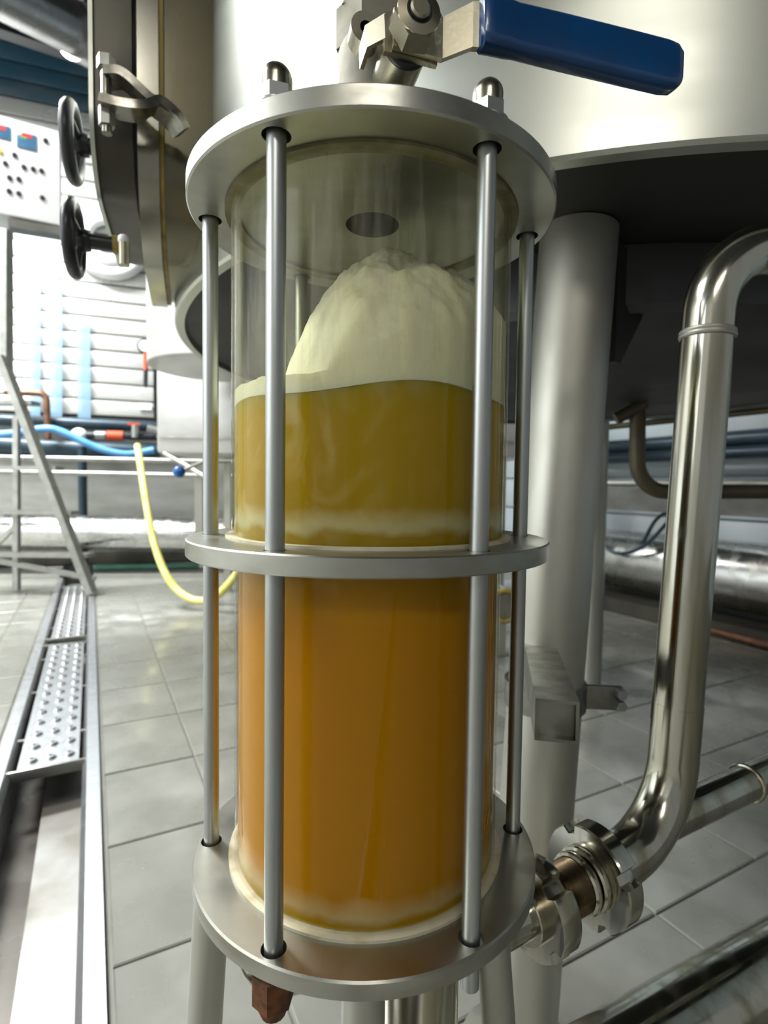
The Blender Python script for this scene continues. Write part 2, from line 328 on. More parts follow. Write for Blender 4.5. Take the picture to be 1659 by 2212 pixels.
# ------------------------------------------------------------------ the room
def uv(u, v, z=0): return E1*u + E2*v + V((0, 0, z))
DR0, DR1 = -.465, -.187                                         # floor drain between these u
fl = MB()
fl.box(uv((DR1+6)/2, 1.6, -.06), (6-DR1, 14, .10), X=E1)
fl.box(uv((DR0-7)/2, 1.6, -.06), (DR0+7, 14, .10), X=E1)
fl.box(uv((DR0+DR1)/2, 1.6, -.24), (.5, 14, .06), X=E1)
floor = tag(fl.build('floor', 'grout', base=(0, 0, 0), smooth=False), kind='structure', label='grey tiled brewery floor with worn joints')
TU, TV, G = .36, .3625, .005
cells = []
for i in range(-26, 20):
    for j in range(-8, 26):
        u0, v0 = .08+TU*i, .641+TV*j
        if u0 < DR1+.01 and u0+TU > DR0-.01:
            a, b = ((u0, DR0-.012) if u0 < DR0-.08 else (None, None)), ((DR1+.012, u0+TU-G) if u0+TU > DR1+.08 else (None, None))
            spans = [s for s in (a, b) if s[0] is not None]
        else: spans = [(u0, u0+TU-G)]
        for a, b in spans:
            c = uv((a+b)/2, v0+TV/2)
            d = c-CAM; dep = d.dot(FW)
            if dep < .25: continue
            px = CX+F_PX*d.dot(RT)/dep; py = CY-F_PX*d.dot(UP)/dep
            if -250 < px < 1900 and py < 2900 and (c-CAM).length < 5.2: cells.append(((c-CAM).length, a, b, v0))
cells.sort(); cells = cells[:295]
TM = {}
for k, (_, a, b, v0) in enumerate(cells):
    wd = round(b-a, 4); key = (wd)
    if key not in TM:
        t = MB(); bm_h = .006
        hw, hv = wd/2, (TV-G)/2; e = .003
        vs = [uv(x, y, z) for z, q in ((0, 0), (bm_h-.002, 0), (bm_h, e)) for x, y in ((-hw+q, -hv+q), (hw-q, -hv+q), (hw-q, hv-q), (-hw+q, hv-q))]
        t.add(vs, [(8, 9, 10, 11)]+[(r*4+i, r*4+(i+1) % 4, r*4+4+(i+1) % 4, r*4+4+i) for r in (0, 1) for i in range(4)])
        o = t.build('floor_tile', 'tile', floor, smooth=False); TM[key] = o.data
    else:
        o = bpy.data.objects.new('floor_tile', TM[key]); COL.objects.link(o); o.parent = floor
    o.location = uv((a+b)/2, v0+TV/2, -.0105 + random.uniform(-.0006, .0006))

# back wall: runs away to the right
BW0 = V((-2.95, 5.456, 0)); EW = V((math.cos(math.radians(17)), math.sin(math.radians(17)), 0)); NW = V((EW.y, -EW.x, 0))
def bw(x, y, off=0.0): return atplane(x, y, BW0+NW*off, NW)
def sdist(p): return (p-BW0).dot(EW)
wb = MB().box(BW0+EW*2.5-NW*.35+V((0, 0, 3)), (16, .1, 6), X=EW)
wall_back = tag(wb.build('wall_back', 'greywall', smooth=False), kind='structure', label='grey rear wall of the brewhouse')
s0, s1 = sdist(bw(-260, 700)), sdist(bw(331, 700)); SH = .172
for k in range(26):
    z0 = 1.56+SH*k
    c = BW0+EW*((s0+s1)/2)-NW*.02+V((0, 0, z0+SH/2))
    s = MB().bbox(c, (s1-s0, .05, SH-.016), .008, X=EW); s.build('siding_board', 'siding_b' if z0 > 4.55 else 'siding', wall_back, smooth=True)
sb = MB().box(BW0+EW*((s0+s1)/2)-NW*.09+V((0, 0, 3.9)), (s1-s0, .06, 4.7), X=EW); sb.build('siding_backing', 'greybeam', wall_back, smooth=False)
wr = MB().box(uv(3.75, 3, 3), (.1, 12, 6), X=E1)
wl = MB().box(uv(-5.2, 1.5, 3), (.1, 14, 6), X=E1)
tag(wl.build('wall_left', 'white', smooth=False), kind='structure', label='white wall at the far left side of the hall')
wall_right = tag(wr.build('wall_right', 'wallpaint', smooth=False), kind='structure', label='pale blue grey wall behind the pipes')
for k in range(12):
    z0 = .35+.30*k; MB().bbox(uv(3.68, 3.2, z0+.15), (.04, 9, .285), .006, X=E1).build('wall_panel', 'wallpaint', wall_right)
ce = MB().box((0, 1.5, 6.3), (18, 16, .1)); tag(ce.build('ceiling', 'ceil', smooth=False), kind='structure', label='dark hall ceiling')
kb = MB().bbox(BW0+EW*.3+NW*.02+V((0, 0, .07)), (4.2, .30, .14), .01, X=EW); tag(kb.build('baseboard_back', 'kerb'), kind='structure', label='dark kerb along the foot of the rear wall')

# ------------------------------------------------------------------ floor drain
dr = thing('drain_channel', uv((DR0+DR1)/2, 1.6, -.2), 'long open stainless floor drain channel running away at the left', 'floor drain')
L0, L1 = -1.2, 5.2; Lm, Ll = (L0+L1)/2, L1-L0
MB().box(uv(-.275, Lm, -.118), (.125, Ll, .012), X=E1+V((0, 0, .03))).build('trough_bed', 'trough', dr, smooth=False)
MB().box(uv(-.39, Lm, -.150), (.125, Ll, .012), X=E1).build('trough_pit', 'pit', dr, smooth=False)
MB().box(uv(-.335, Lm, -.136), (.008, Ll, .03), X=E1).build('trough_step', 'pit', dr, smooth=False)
for sgn, ue, ui in ((1, DR1, DR1-.034), (-1, DR0, DR0+.034)):
    prof = [(ue, .0), (ue, .006), (ui, .006), (ui-.012*sgn, -.018), (ui-.012*sgn, -.15), (ui, -.15), (ui, -.012), (ue-.004*sgn, -.012)]
    q = MB(); vs = [uv(a, L0, b) for a, b in prof]+[uv(a, L1, b) for a, b in prof]; n = 8
    q.add(vs, [(k, (k+1) % n, n+(k+1) % n, n+k) for k in range(n)]+[tuple(range(n)), tuple(range(n, 2*n))]); q.build('edge_rim', 'galv', dr, smooth=False)
def grate(v0, v1, label):
    u0, u1 = DR0+.05, DR1-.045; g = thing('drain_grate', uv((u0+u1)/2, v0, -.03), label, 'grate', 'drain grates')
    MB().box(uv((u0+u1)/2, (v0+v1)/2, -.008), (u1-u0-.022, v1-v0, .006), X=E1).build('plate', 'galv', g, smooth=False)
    MB().bbox(uv((u0+u1)/2, v0-.004, -.018), (u1-u0+.03, .010, .034), .002, X=E1).build('front_lip', 'alu', g)
    MB().bbox(uv((u0+u1)/2, v1+.004, -.018), (u1-u0+.03, .010, .034), .002, X=E1).build('rear_lip', 'alu', g)
    for k in range(3):
        for s in (-1, 1):
            vv = v0+(k+.5)*(v1-v0)/3; MB().box(uv((u0+u1)/2+s*(u1-u0)/2, vv, -.012), (.03, .012, .008), X=E1).build('tab', 'alu', g, smooth=False)
    first = None; nrow = max(6, int((v1-v0)/.098))
    for c in range(3):
        for r in range(nrow):
            p = uv(u0+.045+c*.05, v0+(r+.5)*(v1-v0)/nrow, -.005)
            if first is None:
                q = MB(); q.lathe([(.006, 0), (.006, .0095), (.011, .009), (.018, 0)], 14, p, (0, 0, 1), close=False); first = q.build('raised_hole', 'galv', g); fp = p
            else: copy_part(first, g, p-fp)
grate(1.50, 2.92, 'perforated anti slip drain grate lying nearest the camera')
grate(3.06, 4.75, 'perforated drain grate further back, beside the ladder foot')

# ------------------------------------------------------------------ sight glass
ZTL, ZTU, ZMU, ZML, ZBU, ZBL = 1.0552, 1.0690, .8105, .7976, .5583, .5455
RF, RM, RB, RR, PHI = .1400, .1415, .1375, .1263, math.radians(3.15)
ANG = [PHI+math.radians(a) for a in (-90, -30, 30, 90, 150, 210)]
ROD = [V((RR*math.sin(a), -RR*math.cos(a), 0)) for a in ANG]
sg = thing('beer_sight_glass', (0, 0, .53), 'tall flanged beer sight glass with steel tie rods', 'sight glass')
RG1, RG2 = .1085, .1060
def holes(z0, z1, r, mid=None):
    c = MB()
    for p in ROD: c.cyl(p+V((0, 0, z0-.02)), p+V((0, 0, z1+.02)), r, 28)
    if mid: c.cyl((0, -.005, z0-.02), (0, -.005, z1+.02), mid, 40)
    return c
o = MB().lathe([(0, ZTL), (RF-.0012, ZTL), (RF, ZTL+.0012), (RF, ZTU-.0015), (RF-.0015, ZTU), (0, ZTU)], 128, close=False).build('top_flange', 'flange', sg); top_flange = o
def cut_part(o, cutter):
    org = ORG[o.name]; cutter.v = [p-org for p in cutter.v]
    par = o.parent; o.parent = None; cut(o, cutter); o.parent = par
cut_part(o, holes(ZTL, ZTU, .0088, .021))
o = MB().ring((0, 0, ZML), (0, 0, 1), RM, .090, ZMU-ZML, 128, .001).build('middle_ring', 'flange', sg); cut_part(o, holes(ZML, ZMU, .0072))
o = MB().lathe([(0, ZBL), (RB-.0012, ZBL), (RB, ZBL+.0012), (RB, ZBU-.0012), (RB-.0012, ZBU), (0, ZBU)], 128, close=False).build('bottom_flange', 'flange', sg); cut_part(o, holes(ZBL, ZBU, .0082))
rod = MB().cyl(ROD[0]+V((0, 0, ZBL-.02)), ROD[0]+V((0, 0, ZTU+.012)), .0060, 24).build('tie_rod', 'rod', sg)
for p in ROD[1:]: copy_part(rod, sg, p-ROD[0])
def hexpts(r, a0=0): return [(r*math.cos(a0+PI*k/3), r*math.sin(a0+PI*k/3)) for k in range(6)]
p = ROD[1]
nut = MB(); nut.prism(hexpts(.0108, .3), p+V((0, 0, ZTU)), (1, 0, 0), (0, 1, 0), .0015, .011)
acorn = nut.build('acorn_nut', 'rod', sg)
dome = MB().lathe([(0, .010), (.0092, .010), (.0094, .017)]+[(.0094*math.cos(t*PI/16), .017+.0098*math.sin(t*PI/16)) for t in range(1, 8)]+[(0, .0268)], 28, p+V((0, 0, ZTU)), close=False).build('nut_dome', 'pipe', acorn)
wash = MB().ring(p+V((0, 0, ZTU)), (0, 0, 1), .0125, .0062, .0015, 32).build('washer', 'rod', acorn)
for i, q in enumerate(ROD):
    if i == 1: continue
    a = copy_part(acorn, sg, q-p); copy_part(dome, a, (0, 0, 0)); copy_part(wash, a, (0, 0, 0))
for i, q in enumerate(ROD):
    if i == 2: continue
    b = MB(); b.prism(hexpts(.0135, .4), q+V((0, 0, ZBL)), (1, 0, 0), (0, 1, 0), -.020, -.0005)
    b.lathe([(0, -.029), (.008, -.029), (.0115, -.020)], 16, q+V((0, 0, ZBL)), close=False)
    b.build('rusty_nut', 'rust', sg)
MB().ring((0, 0, ZMU-.001), (0, 0, 1), RG1, RG1-.0022, ZTL-ZMU+.001, 128).build('glass_tube', 'glass', sg)
MB().ring((0, 0, ZBU-.001), (0, 0, 1), RG2, RG2-.0022, ZML-ZBU+.001, 128).build('glass_tube', 'glass_low', sg)
for z, h, r in ((ZMU, .0018, RG1), (ZML-.0018, .0018, RG2), (ZBU, .0022, RG2), (ZTL-.002, .002, RG1)):
    MB().ring((0, 0, z), (0, 0, 1), r+.0045, r-.006, h, 96).build('gasket', 'grime' if z > 1 else 'gasket', sg)
# support legs and under-flange pipes
for a, b in (((-.118, -.03), (-.145, -.055)), ((.098, -.025), (.142, -.05)), ((.0, -.07), (-.002, -.105))):
    d = (V((b[0], b[1], .0))-V((a[0], a[1], ZBL)))
    l = MB().tube([V((a[0], a[1], ZBL)), V((a[0], a[1], ZBL))+d], .0135 if a[0] else .0155, 24).build('support_leg', 'leg', sg)
    MB().cyl((b[0], b[1], 0), (b[0], b[1], .008), .022, 24).build('foot_plate', 'leg', l)
po = MB().cyl((.045, -.03, .36), (.045, -.03, ZBL), .030, 40).build('outlet_pot', 'pipe', sg)
MB().ring((.045, -.03, ZBL-.012), (0, 0, 1), .034, .029, .006, 40).build('pot_collar', 'pipe', po)
GD = V((.862, .507, 0)); S0 = V((.121, .0104, .470))
MB().tube(fillet([V((.045, -.03, .40)), V((.045, -.03, .470)), S0+GD*.035], .02), .0195, 28).build('outlet_nozzle', 'pipe', sg)
MB().tube(fillet([V((-.079, -.045, ZBL)), V((-.079, -.045, .478)), V((-.03, -.035, .480)), V((.04, -.028, .50))], .035), .0165, 24).build('drain_bend', 'pipe', sg)
MB().tube(fillet([V((.03, -.075, .30)), V((.09, -.085, .40)), V((.10, -.08, .44))], .02), .006, 12).build('stay_rod', 'leg', sg)

# beer and foam
be = MB()
prof = [(0, ZBU+.003), (RG2-.0026, ZBU+.003), (RG2-.0026, ZML-.001), (.0895, ZML-.001), (.0895, ZMU+.0012), (RG1-.0026, ZMU+.0012)]
LEV = .911
seg = 96; rings = []
def lev(a, r): return LEV + .0035*math.sin(a*2+.6)*r/.1 + .002*math.sin(a*5)*r/.1
vs = []; fs = []
for r, z in prof[1:]: rings.append([V((r*math.sin(2*PI*i/seg), -r*math.cos(2*PI*i/seg), z)) for i in range(seg)])
for rr in (1, .6, .25):
    r = (RG1-.0026)*rr; rings.append([V((r*math.sin(2*PI*i/seg), -r*math.cos(2*PI*i/seg), lev(2*PI*i/seg, r))) for i in range(seg)])
for R_ in rings: vs += R_
for k in range(len(rings)-1): fs += [(k*seg+i, k*seg+(i+1) % seg, (k+1)*seg+(i+1) % seg, (k+1)*seg+i) for i in range(seg)]
vs += [V((0, 0, ZBU+.003)), V((0, 0, LEV))]; nb = len(rings)*seg
fs += [(i, (i+1) % seg, nb) for i in range(seg)]+[((len(rings)-1)*seg+i, (len(rings)-1)*seg+(i+1) % seg, nb+1) for i in range(seg)]
be.add(vs, fs); beer = tag(be.build('beer', 'beer', base=(0, 0, ZBU+.003)), 'cloudy golden amber beer filling the glass tubes', 'beer')
fo = MB(); NR = 60; SEG = 200; rf = RG1-.0026; vs = []; fs = []
def fh(x, y):
    dx, dy = x-.014, y-.004
    sx_ = .086 if dx < 0 else .128
    sy_ = .120 if dy < 0 else .10
    q = math.sqrt((dx/sx_)**2+(dy/sy_)**2)
    h = .113*max(0, 1-q**2.1)**.85 if q < 1 else 0
    r = math.hypot(x, y)
    n = noise.noise((x*45, y*45, 3))*.0045+noise.noise((x*120, y*120, 7))*.0022+noise.noise((x*330, y*330, 1))*.0012
    return LEV+.005+max(h, .004*(r/.1)**2) + n*(1.4 if h > .004 else .4)
for j in range(NR+1):
    r = rf*j/NR
    for i in range(SEG):
        a = 2*PI*i/SEG; x, y = r*math.sin(a), -r*math.cos(a); vs.append(V((x, y, fh(x, y))))
for i in range(SEG):
    a = 2*PI*i/SEG; vs.append(V((rf*math.sin(a), -rf*math.cos(a), lev(a, rf)+.0004)))
for j in range(NR+1): fs += [(j*SEG+i, j*SEG+(i+1) % SEG, (j+1)*SEG+(i+1) % SEG, (j+1)*SEG+i) for i in range(SEG)]
fs.append(tuple((NR+1)*SEG+i for i in range(SEG)))
fo.add(vs, fs); tag(fo.build('beer_foam', 'foam', base=(0, 0, LEV), ang=80), 'mound of creamy white foam on top of the beer', 'foam')

# ------------------------------------------------------------------ ball valve on top
bv = thing('ball_valve', (0, 0, ZTU), 'steel ball valve with blue lever on the top flange', 'valve')
AX = V((.225, -.974, 0)).normalized(); LV = V((.974, .225, 0)).normalized(); ZV = 1.166
bb = MB(); bb.lathe([(0, 1.15), (.0205, 1.15), (.0205, ZTU), (.026, ZTU), (.0275, 1.10), (.0285, 1.13), (.0285, 1.185), (.0265, 1.19), (0, 1.19)], 48, close=False); bb.build('valve_body', 'valvecast', bv)
hx = MB(); hx.prism(hexpts(.0285, .25), (-.002, 0, 0), (1, 0, 0), (0, 1, 0), 1.186, 1.216); hx.lathe([(0, 1.215), (.0265, 1.215), (.0235, 1.222), (0, 1.222)], 6, (-.002, 0, 0), close=False); hx.build('hex_end', 'valvecast', bv)
NUT = V((.0275, -.085, ZV-.016)); ST = NUT-AX*.066
MB().cyl(ST-AX*.004, NUT-AX*.026, .0155, 36, ch=.001).build('stem_boss', 'valve', bv)
MB().torus(NUT-AX*.0255, AX, .0135, .003).build('packing_ring', 'black', bv)
pl = MB(); pl.prism([(-.017, -.012), (.02, -.014), (.02, .010), (-.008, .017), (-.017, .012)], NUT-AX*.021, LV, (0, 0, 1), -.002, .002); pl.build('stop_plate', 'valve', bv)
sl = MB(); sl.bar([NUT-AX*.020-LV*.016+V((0, 0, .004)), NUT-AX*.030-LV*.026+V((0, 0, .003)), NUT-AX*.046-LV*.027], .003, .016); sl.build('stop_lug', 'valve', bv)
lug = MB().ring(NUT-AX*.058-LV*.024+V((0, 0, .021)), AX, .011, .0045, .014, 24).build('drilled_lug', 'valve', bv)
MB().cyl(NUT-AX*.056-LV*.024+V((0, 0, .021)), NUT-AX*.054-LV*.024+V((0, 0, .021)), .0045, 16).build('lug_bore', 'rubber', lug)
nu = MB(); X_, Y_, _ = frame(NUT, AX); nu.prism(hexpts(.0158, .1), NUT-AX*.014, X_, Y_, 0, .015); nu.lathe([(.0085, .015), (.0142, .015), (.0142, .0165), (.0085, .0175)], 36, NUT-AX*.014, AX); nu.build('stem_nut', 'valve', bv)
MB().lathe([(.007, .004), (.0098, .0035), (.0098, .0172), (.007, .0172)], 30, NUT-AX*.014, AX).build('nut_insert', 'black', bv)
MB().cyl(NUT-AX*.02, NUT+AX*.0065, .0066, 28, ch=.0012).build('stem', 'valve', bv)
# lever: flat strap with a joggle, then the vinyl grip
lp = [NUT-AX*.0165+LV*s+AX*a for s, a in ((-.012, 0), (.022, 0), (.040, .0085), (.062, .0125), (.17, .0125))]
lv = MB(); hs = (.012, .0135, .0145, .0145, .0145); th = .0022
for i, p in enumerate(lp):
    dn = V((0, 0, .001 if i < 2 else .007))
    lv.v += [p+dn+V((0, 0, hs[i]))+AX*th, p+dn-V((0, 0, hs[i]))+AX*th, p+dn-V((0, 0, hs[i]))-AX*th, p+dn+V((0, 0, hs[i]))-AX*th]
for i in range(len(lp)-1): lv.f += [(i*4+k, i*4+(k+1) % 4, i*4+4+(k+1) % 4, i*4+4+k) for k in range(4)]
lv.f += [(3, 2, 1, 0), tuple(len(lp)*4-4+k for k in range(4))]
lev_o = lv.build('lever', 'plate', bv, smooth=False)
gp = MB(); rings = []
def rrect(hw, hh, r, n=6):
    out = []
    for cx_, cy_, a0 in ((hw-r, hh-r, 0), (-hw+r, hh-r, 90), (-hw+r, -hh+r, 180), (hw-r, -hh+r, 270)):
        for k in range(n+1):
            a = math.radians(a0+90*k/n); out.append((cx_+r*math.cos(a), cy_+r*math.sin(a)))
    return out
g0 = NUT-AX*.004+V((0, 0, .007))
path = [(.044, .0075, .0150), (.0455, .0084, .0168), (.052, .0082, .0165), (.064, .0080, .0163), (.070, .0072, .0160), (.10, .0074, .0165), (.16, .0074, .0170), (.188, .0074, .0170), (.196, .0072, .0160), (.2005, .0062, .0125), (.2025, .0040, .0080), (.2030, .0010, .0020)]
for s, hw, hh in path: rings.append([g0+LV*s+AX*a+V((0, 0, b)) for a, b in rrect(hw, hh, min(hw, hh)*.72)])
n = len(rings[0]); vs = [p for R_ in rings for p in R_]
gp.add(vs, [(k*n+i, k*n+(i+1) % n, (k+1)*n+(i+1) % n, (k+1)*n+i) for k in range(len(rings)-1) for i in range(n)]+[tuple(range(n)), tuple((len(rings)-1)*n+i for i in range(n))])
gp.build('lever_grip', 'blue', bv, ang=50)

# ------------------------------------------------------------------ the big vessel
TC = V((.52, 1.095, 0)); TR, TZ = 1.0, 1.20
tk = thing('brewing_vessel', TC, 'huge stainless brewing vessel standing behind the sight glass', 'brewing vessel')
MB().lathe([(TR-.02, TZ), (TR-.004, TZ), (TR, TZ+.004), (TR, 4.2), (TR-.02, 4.2)], 192, TC).build('shell', 'shell', tk)
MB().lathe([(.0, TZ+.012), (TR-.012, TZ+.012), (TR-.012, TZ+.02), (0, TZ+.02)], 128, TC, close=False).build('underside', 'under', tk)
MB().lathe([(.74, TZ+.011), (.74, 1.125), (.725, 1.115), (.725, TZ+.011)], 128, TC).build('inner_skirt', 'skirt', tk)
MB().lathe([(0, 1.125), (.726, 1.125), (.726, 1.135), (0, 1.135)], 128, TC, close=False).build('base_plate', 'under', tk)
# legs
lt, lb = V((.2885, .33, TZ+.01)), V((.232, .33, 0))
def tank_leg(t, b, base):
    l = MB().tube([b, t], .0525, 48).build('leg', 'leg', tk)
    if base: MB().cyl(b, b+V((0, 0, .012)), .085, 40).build('foot_plate', 'leg', l)
    return l
leg = tank_leg(lt, lb, True)
MB().prism([(0, 0), (.17, 0), (.17, .02), (.02, .17), (0, .17)], lt+V((.06, .02, -.005)), (.7, .7, 0), (0, 0, -1), -.006, .006).build('gusset', 'under', leg, smooth=False)
for x, y in ((.95, 1.85), (-.05, 1.75), (1.3, .8)): tank_leg(V((x, y, TZ)), V((x, y, 0)), True)
# grain hatch: neck, frame, seal, door
HN = V((-.95, -.31, 0)).normalized(); HT = V((-.31, .95, 0)).normalized(); HA = at(297, 330, .42); HA.z = 0
def hprof(t0, t1, z0, z1, r, n=10):
    out = [(t0, z1), (t0, z0+r)]
    for k in range(1, n+1):
        a = PI+PI/2*k/n; out.append((t0+r+r*math.cos(a), z0+r+r*math.sin(a)))
    for k in range(0, n+1):
        a = 1.5*PI+PI/2*k/n; out.append((t1-r+r*math.cos(a), z0+r+r*math.sin(a)))
    out.append((t1, z1)); return out
def hsolid(name, prof, s0, s1, m, par, ang=35):
    q = MB(); n = len(prof)
    vs = [HA+HT*t+V((0, 0, z))+HN*s0 for t, z in prof]+[HA+HT*t+V((0, 0, z))+HN*s1 for t, z in prof]
    q.add(vs, [(k, (k+1) % n, n+(k+1) % n, n+k) for k in range(n)]+[tuple(range(n)), tuple(range(n, 2*n))]); return q.build(name, m, par, ang=ang)
neck = hsolid('hatch_neck', hprof(.012, .46, 1.240, 2.3, .13), -.16, -.036, 'neck', tk)
hsolid('hatch_frame', hprof(0, .47, 1.228, 2.3, .14), -.030, 0, 'hframe', neck)
hsolid('hatch_seal', hprof(.004, .466, 1.233, 2.3, .137), -.037, -.030, 'gasket_y', neck)
door = hsolid('hatch_door', hprof(.012, .44, 1.312, 2.3, .10), .008, .060, 'door', tk)
hsolid('door_skin', hprof(.004, .45, 1.304, 2.3, .105), .060, .066, 'shell', door)
def hp(s, t, z): return HA+HN*s+HT*t+V((0, 0, z))
for zc in (1.400, 1.248):
    c = hp(.104, .10, zc)
    q = MB(); q.torus(c, HN, .052, .0105, 40, 12); q.lathe([(0, -.012), (.016, -.012), (.018, -.004), (.014, .008), (0, .008)], 20, c-HN*.012, HN, close=False)
    X_, Y_, _ = frame(c, HN)
    for k in range(3):
        a = 2*PI*k/3+.4; q.tube([c-HN*.010, c+(X_*math.cos(a)+Y_*math.sin(a))*.052], .007, 10)
    hw = q.build('handwheel', 'black', door)
    MB().cyl(c-HN*.06, c-HN*.012, .0125, 18).build('wheel_stem', 'black', hw)
    MB().cyl(c-HN*.066, c-HN*.058, .015, 18).build('stem_collar', 'gasket_y', hw)
for k, pts in enumerate((((232, 168, .372), (268, 172, .375), (322, 222, .385), (358, 247, .395), (386, 272, .41)), ((222, 225, .362), (262, 236, .365), (305, 240, .372), (340, 228, .385), (372, 252, .395), (392, 287, .405)))):
    MB().bar(smooth_path([at(x, y, Y) for x, y, Y in pts], 6), .034, .012).build('hinge_arm', 'arm', door)
b0, b1 = at(231, 150, .372), at(229, 262, .362)
for z0, z1, r in ((b0.z-.004, b0.z+.012, .0125), (b1.z-.004, b1.z+.022, .011)):
    c = (b0+b1)/2; bo = MB(); bo.prism(hexpts(r, .2), (c.x, c.y, 0), (1, 0, 0), (0, 1, 0), z0, z1); bo.build('hinge_bolt', 'alu', door)
MB().cyl((c.x, c.y, b1.z-.014), (c.x, c.y, b0.z+.012), .007, 18).build('hinge_pin', 'arm', door)
q = at(268, 545, .43); MB().cyl(q-V((0, 0, .02)), q+V((0, 0, .014)), .008, 16).build('stud', 'valve', neck); MB().ball(q+V((0, 0, .018)), .009).build('stud_cap', 'whiteplastic', neck)

# square tube bracket and pipe clamp on the vessel leg
sq = thing('square_tube_bracket', (.2, .2, .55), 'square steel tube bracket clamped to the vessel leg', 'bracket')
pa, pb = at(1203, 1558, .055), at(1168, 1432, .245); d = (pa-pb).normalized(); T_ = .020
X_ = d.cross(V((0, 0, 1))).normalized(); Y_ = X_.cross(d).normalized()
for sx_, sy_, ww, hh in ((0, T_-.0015, .04, .003), (0, -T_+.0015, .04, .003), (T_-.0015, 0, .003, .034), (-T_+.0015, 0, .003, .034)):
    MB().box((pa+pb)/2+X_*sx_+Y_*sy_, (ww, (pa-pb).length, hh), X=X_, Z=Y_).build('tube_wall', 'bracket', sq, smooth=False)
MB().box(pa-d*.012, (.034, .002, .034), X=X_, Z=Y_).build('end_plate', 'bracket', sq, smooth=False)
lz = .555; lc = lb+(lt-lb)*(lz/lt.z)
MB().ring(lc-V((0, 0, .018)), (0, 0, 1), .0575, .0527, .036, 64).build('clamp_band', 'bracket', sq)
MB().bbox(lc+V((.078, -.02, 0)), (.05, .008, .034), .001, X=(1, -.1, 0)).build('clamp_lug', 'bracket', sq)
for dz in (-.006, .010): MB().prism(hexpts(.0075, .1), lc+V((.096, -.028, dz)), (1, 0, 0), (0, 0, 1), -.004, .012).build('clamp_bolt', 'rod', sq)
MB().box((pb+lc)/2+V((-.02, -.01, .02)), (.03, .07, .05), X=(1, .2, 0)).build('weld_plate', 'bracket', sq, smooth=False)

# ------------------------------------------------------------------ process pipe on the right
RP0, RP1 = V((.335, .1365, .470)), V((.3600, .1365, 1.055))
pr = thing('process_pipe', (.335, .1365, .44), 'polished steel riser pipe with welded elbows right of the vessel leg', 'pipe')
PRr = .0258
elb = fillet([S0+GD*.118, RP0, RP0+(RP1-RP0)*.25], .088, 16)
MB().tube(elb, PRr, 36).build('lower_elbow', 'pipe', pr)
MB().tube([RP0+(RP1-RP0)*.2, RP0+(RP1-RP0)*.93], PRr-.0004, 36).build('riser', 'pipe', pr)
wz = RP0+(RP1-RP0)*.93
MB().torus(wz, RP1-RP0, PRr-.0012, .0032, 36, 10).torus(wz+V((0, 0, .004)), RP1-RP0, PRr-.0014, .0030, 36, 10).build('weld_bead', 'leg', pr)
TE = V((.62, .17, 1.098))
te = fillet([wz, RP0+(RP1-RP0)*1.105, TE], .075, 14); MB().tube(te, PRr, 36).build('top_elbow', 'pipe', pr)
BR0 = RP0-GD*.034+V((0, 0, .0165))
MB().tube([BR0, V((.577, .262, .4865))], .0205, 28).build('branch_pipe', 'pipe', pr)
MB().torus(BR0+(V((.577, .262, .4865))-BR0)*.62, V((.577, .262, .4865))-BR0, .0205, .003, 28, 8).build('weld_bead', 'pipe', pr)
un = thing('slotted_pipe_union', S0+GD*.03-V((0, 0, .045)), 'pair of slotted union nuts joining sight glass outlet to pipe', 'pipe union')
def slotted(c, d, ro, ri, h, a0, name):
    x, y, d = frame(c, d); out = []; n = 96
    for k in range(n):
        a = 2*PI*k/n; m_ = ((a-a0) % (PI/2)); r = ro-.0075 if m_ < .27 else ro
        out.append((r*math.cos(a), r*math.sin(a)))
    q = MB(); inn = [(ri*math.cos(2*PI*k/n), ri*math.sin(2*PI*k/n)) for k in range(n)]
    vs = [c+x*a*s+y*b*s+d*t for s, t in ((.975, 0), (1, .002), (1, h-.002), (.975, h)) for a, b in out]+[c+x*a+y*b+d*t for t in (h, 0) for a, b in inn]
    q.add(vs, [(r*n+k, r*n+(k+1) % n, ((r+1) % 6)*n+(k+1) % n, ((r+1) % 6)*n+k) for r in range(6) for k in range(n)])
    return q.build(name, 'pipe', un, ang=28)
slotted(S0+GD*.030, GD, .0415, .0200, .023, .45, 'slotted_nut')
slotted(S0+GD*.110, GD, .0480, .0235, .022, .95, 'slotted_nut')
MB().ring(S0+GD*.020, GD, .0255, .019, .012, 40, .001).build('liner_collar', 'pipe', un)
sv = MB(); pr_ = []
for k in range(18): z = .052+.0030*k; pr_ += [(.0232, z), (.0246, z+.0015)]
sv.lathe([(.015, .052)]+pr_+[(.0232, .108), (.015, .108)], 40, S0, GD); sv.build('threaded_sleeve', mat('brown_thread', (.09, .065, .035), .3, 1, (.03, .022, .014), (50, 50, 50), .4, .65, .1), un)
for s, r in ((.096, .0270), (.106, .0290)): MB().torus(S0+GD*s, GD, r-.003, .0042, 36, 10).build('sleeve_bead', 'pipe', un)
fp = MB().tube([atz(1230, 2370, .25), atz(1900, 1950, .25)], .046, 40).build('floor_pipe', 'pipe')
tag(fp, 'thick polished pipe crossing the lower right corner', 'pipe')

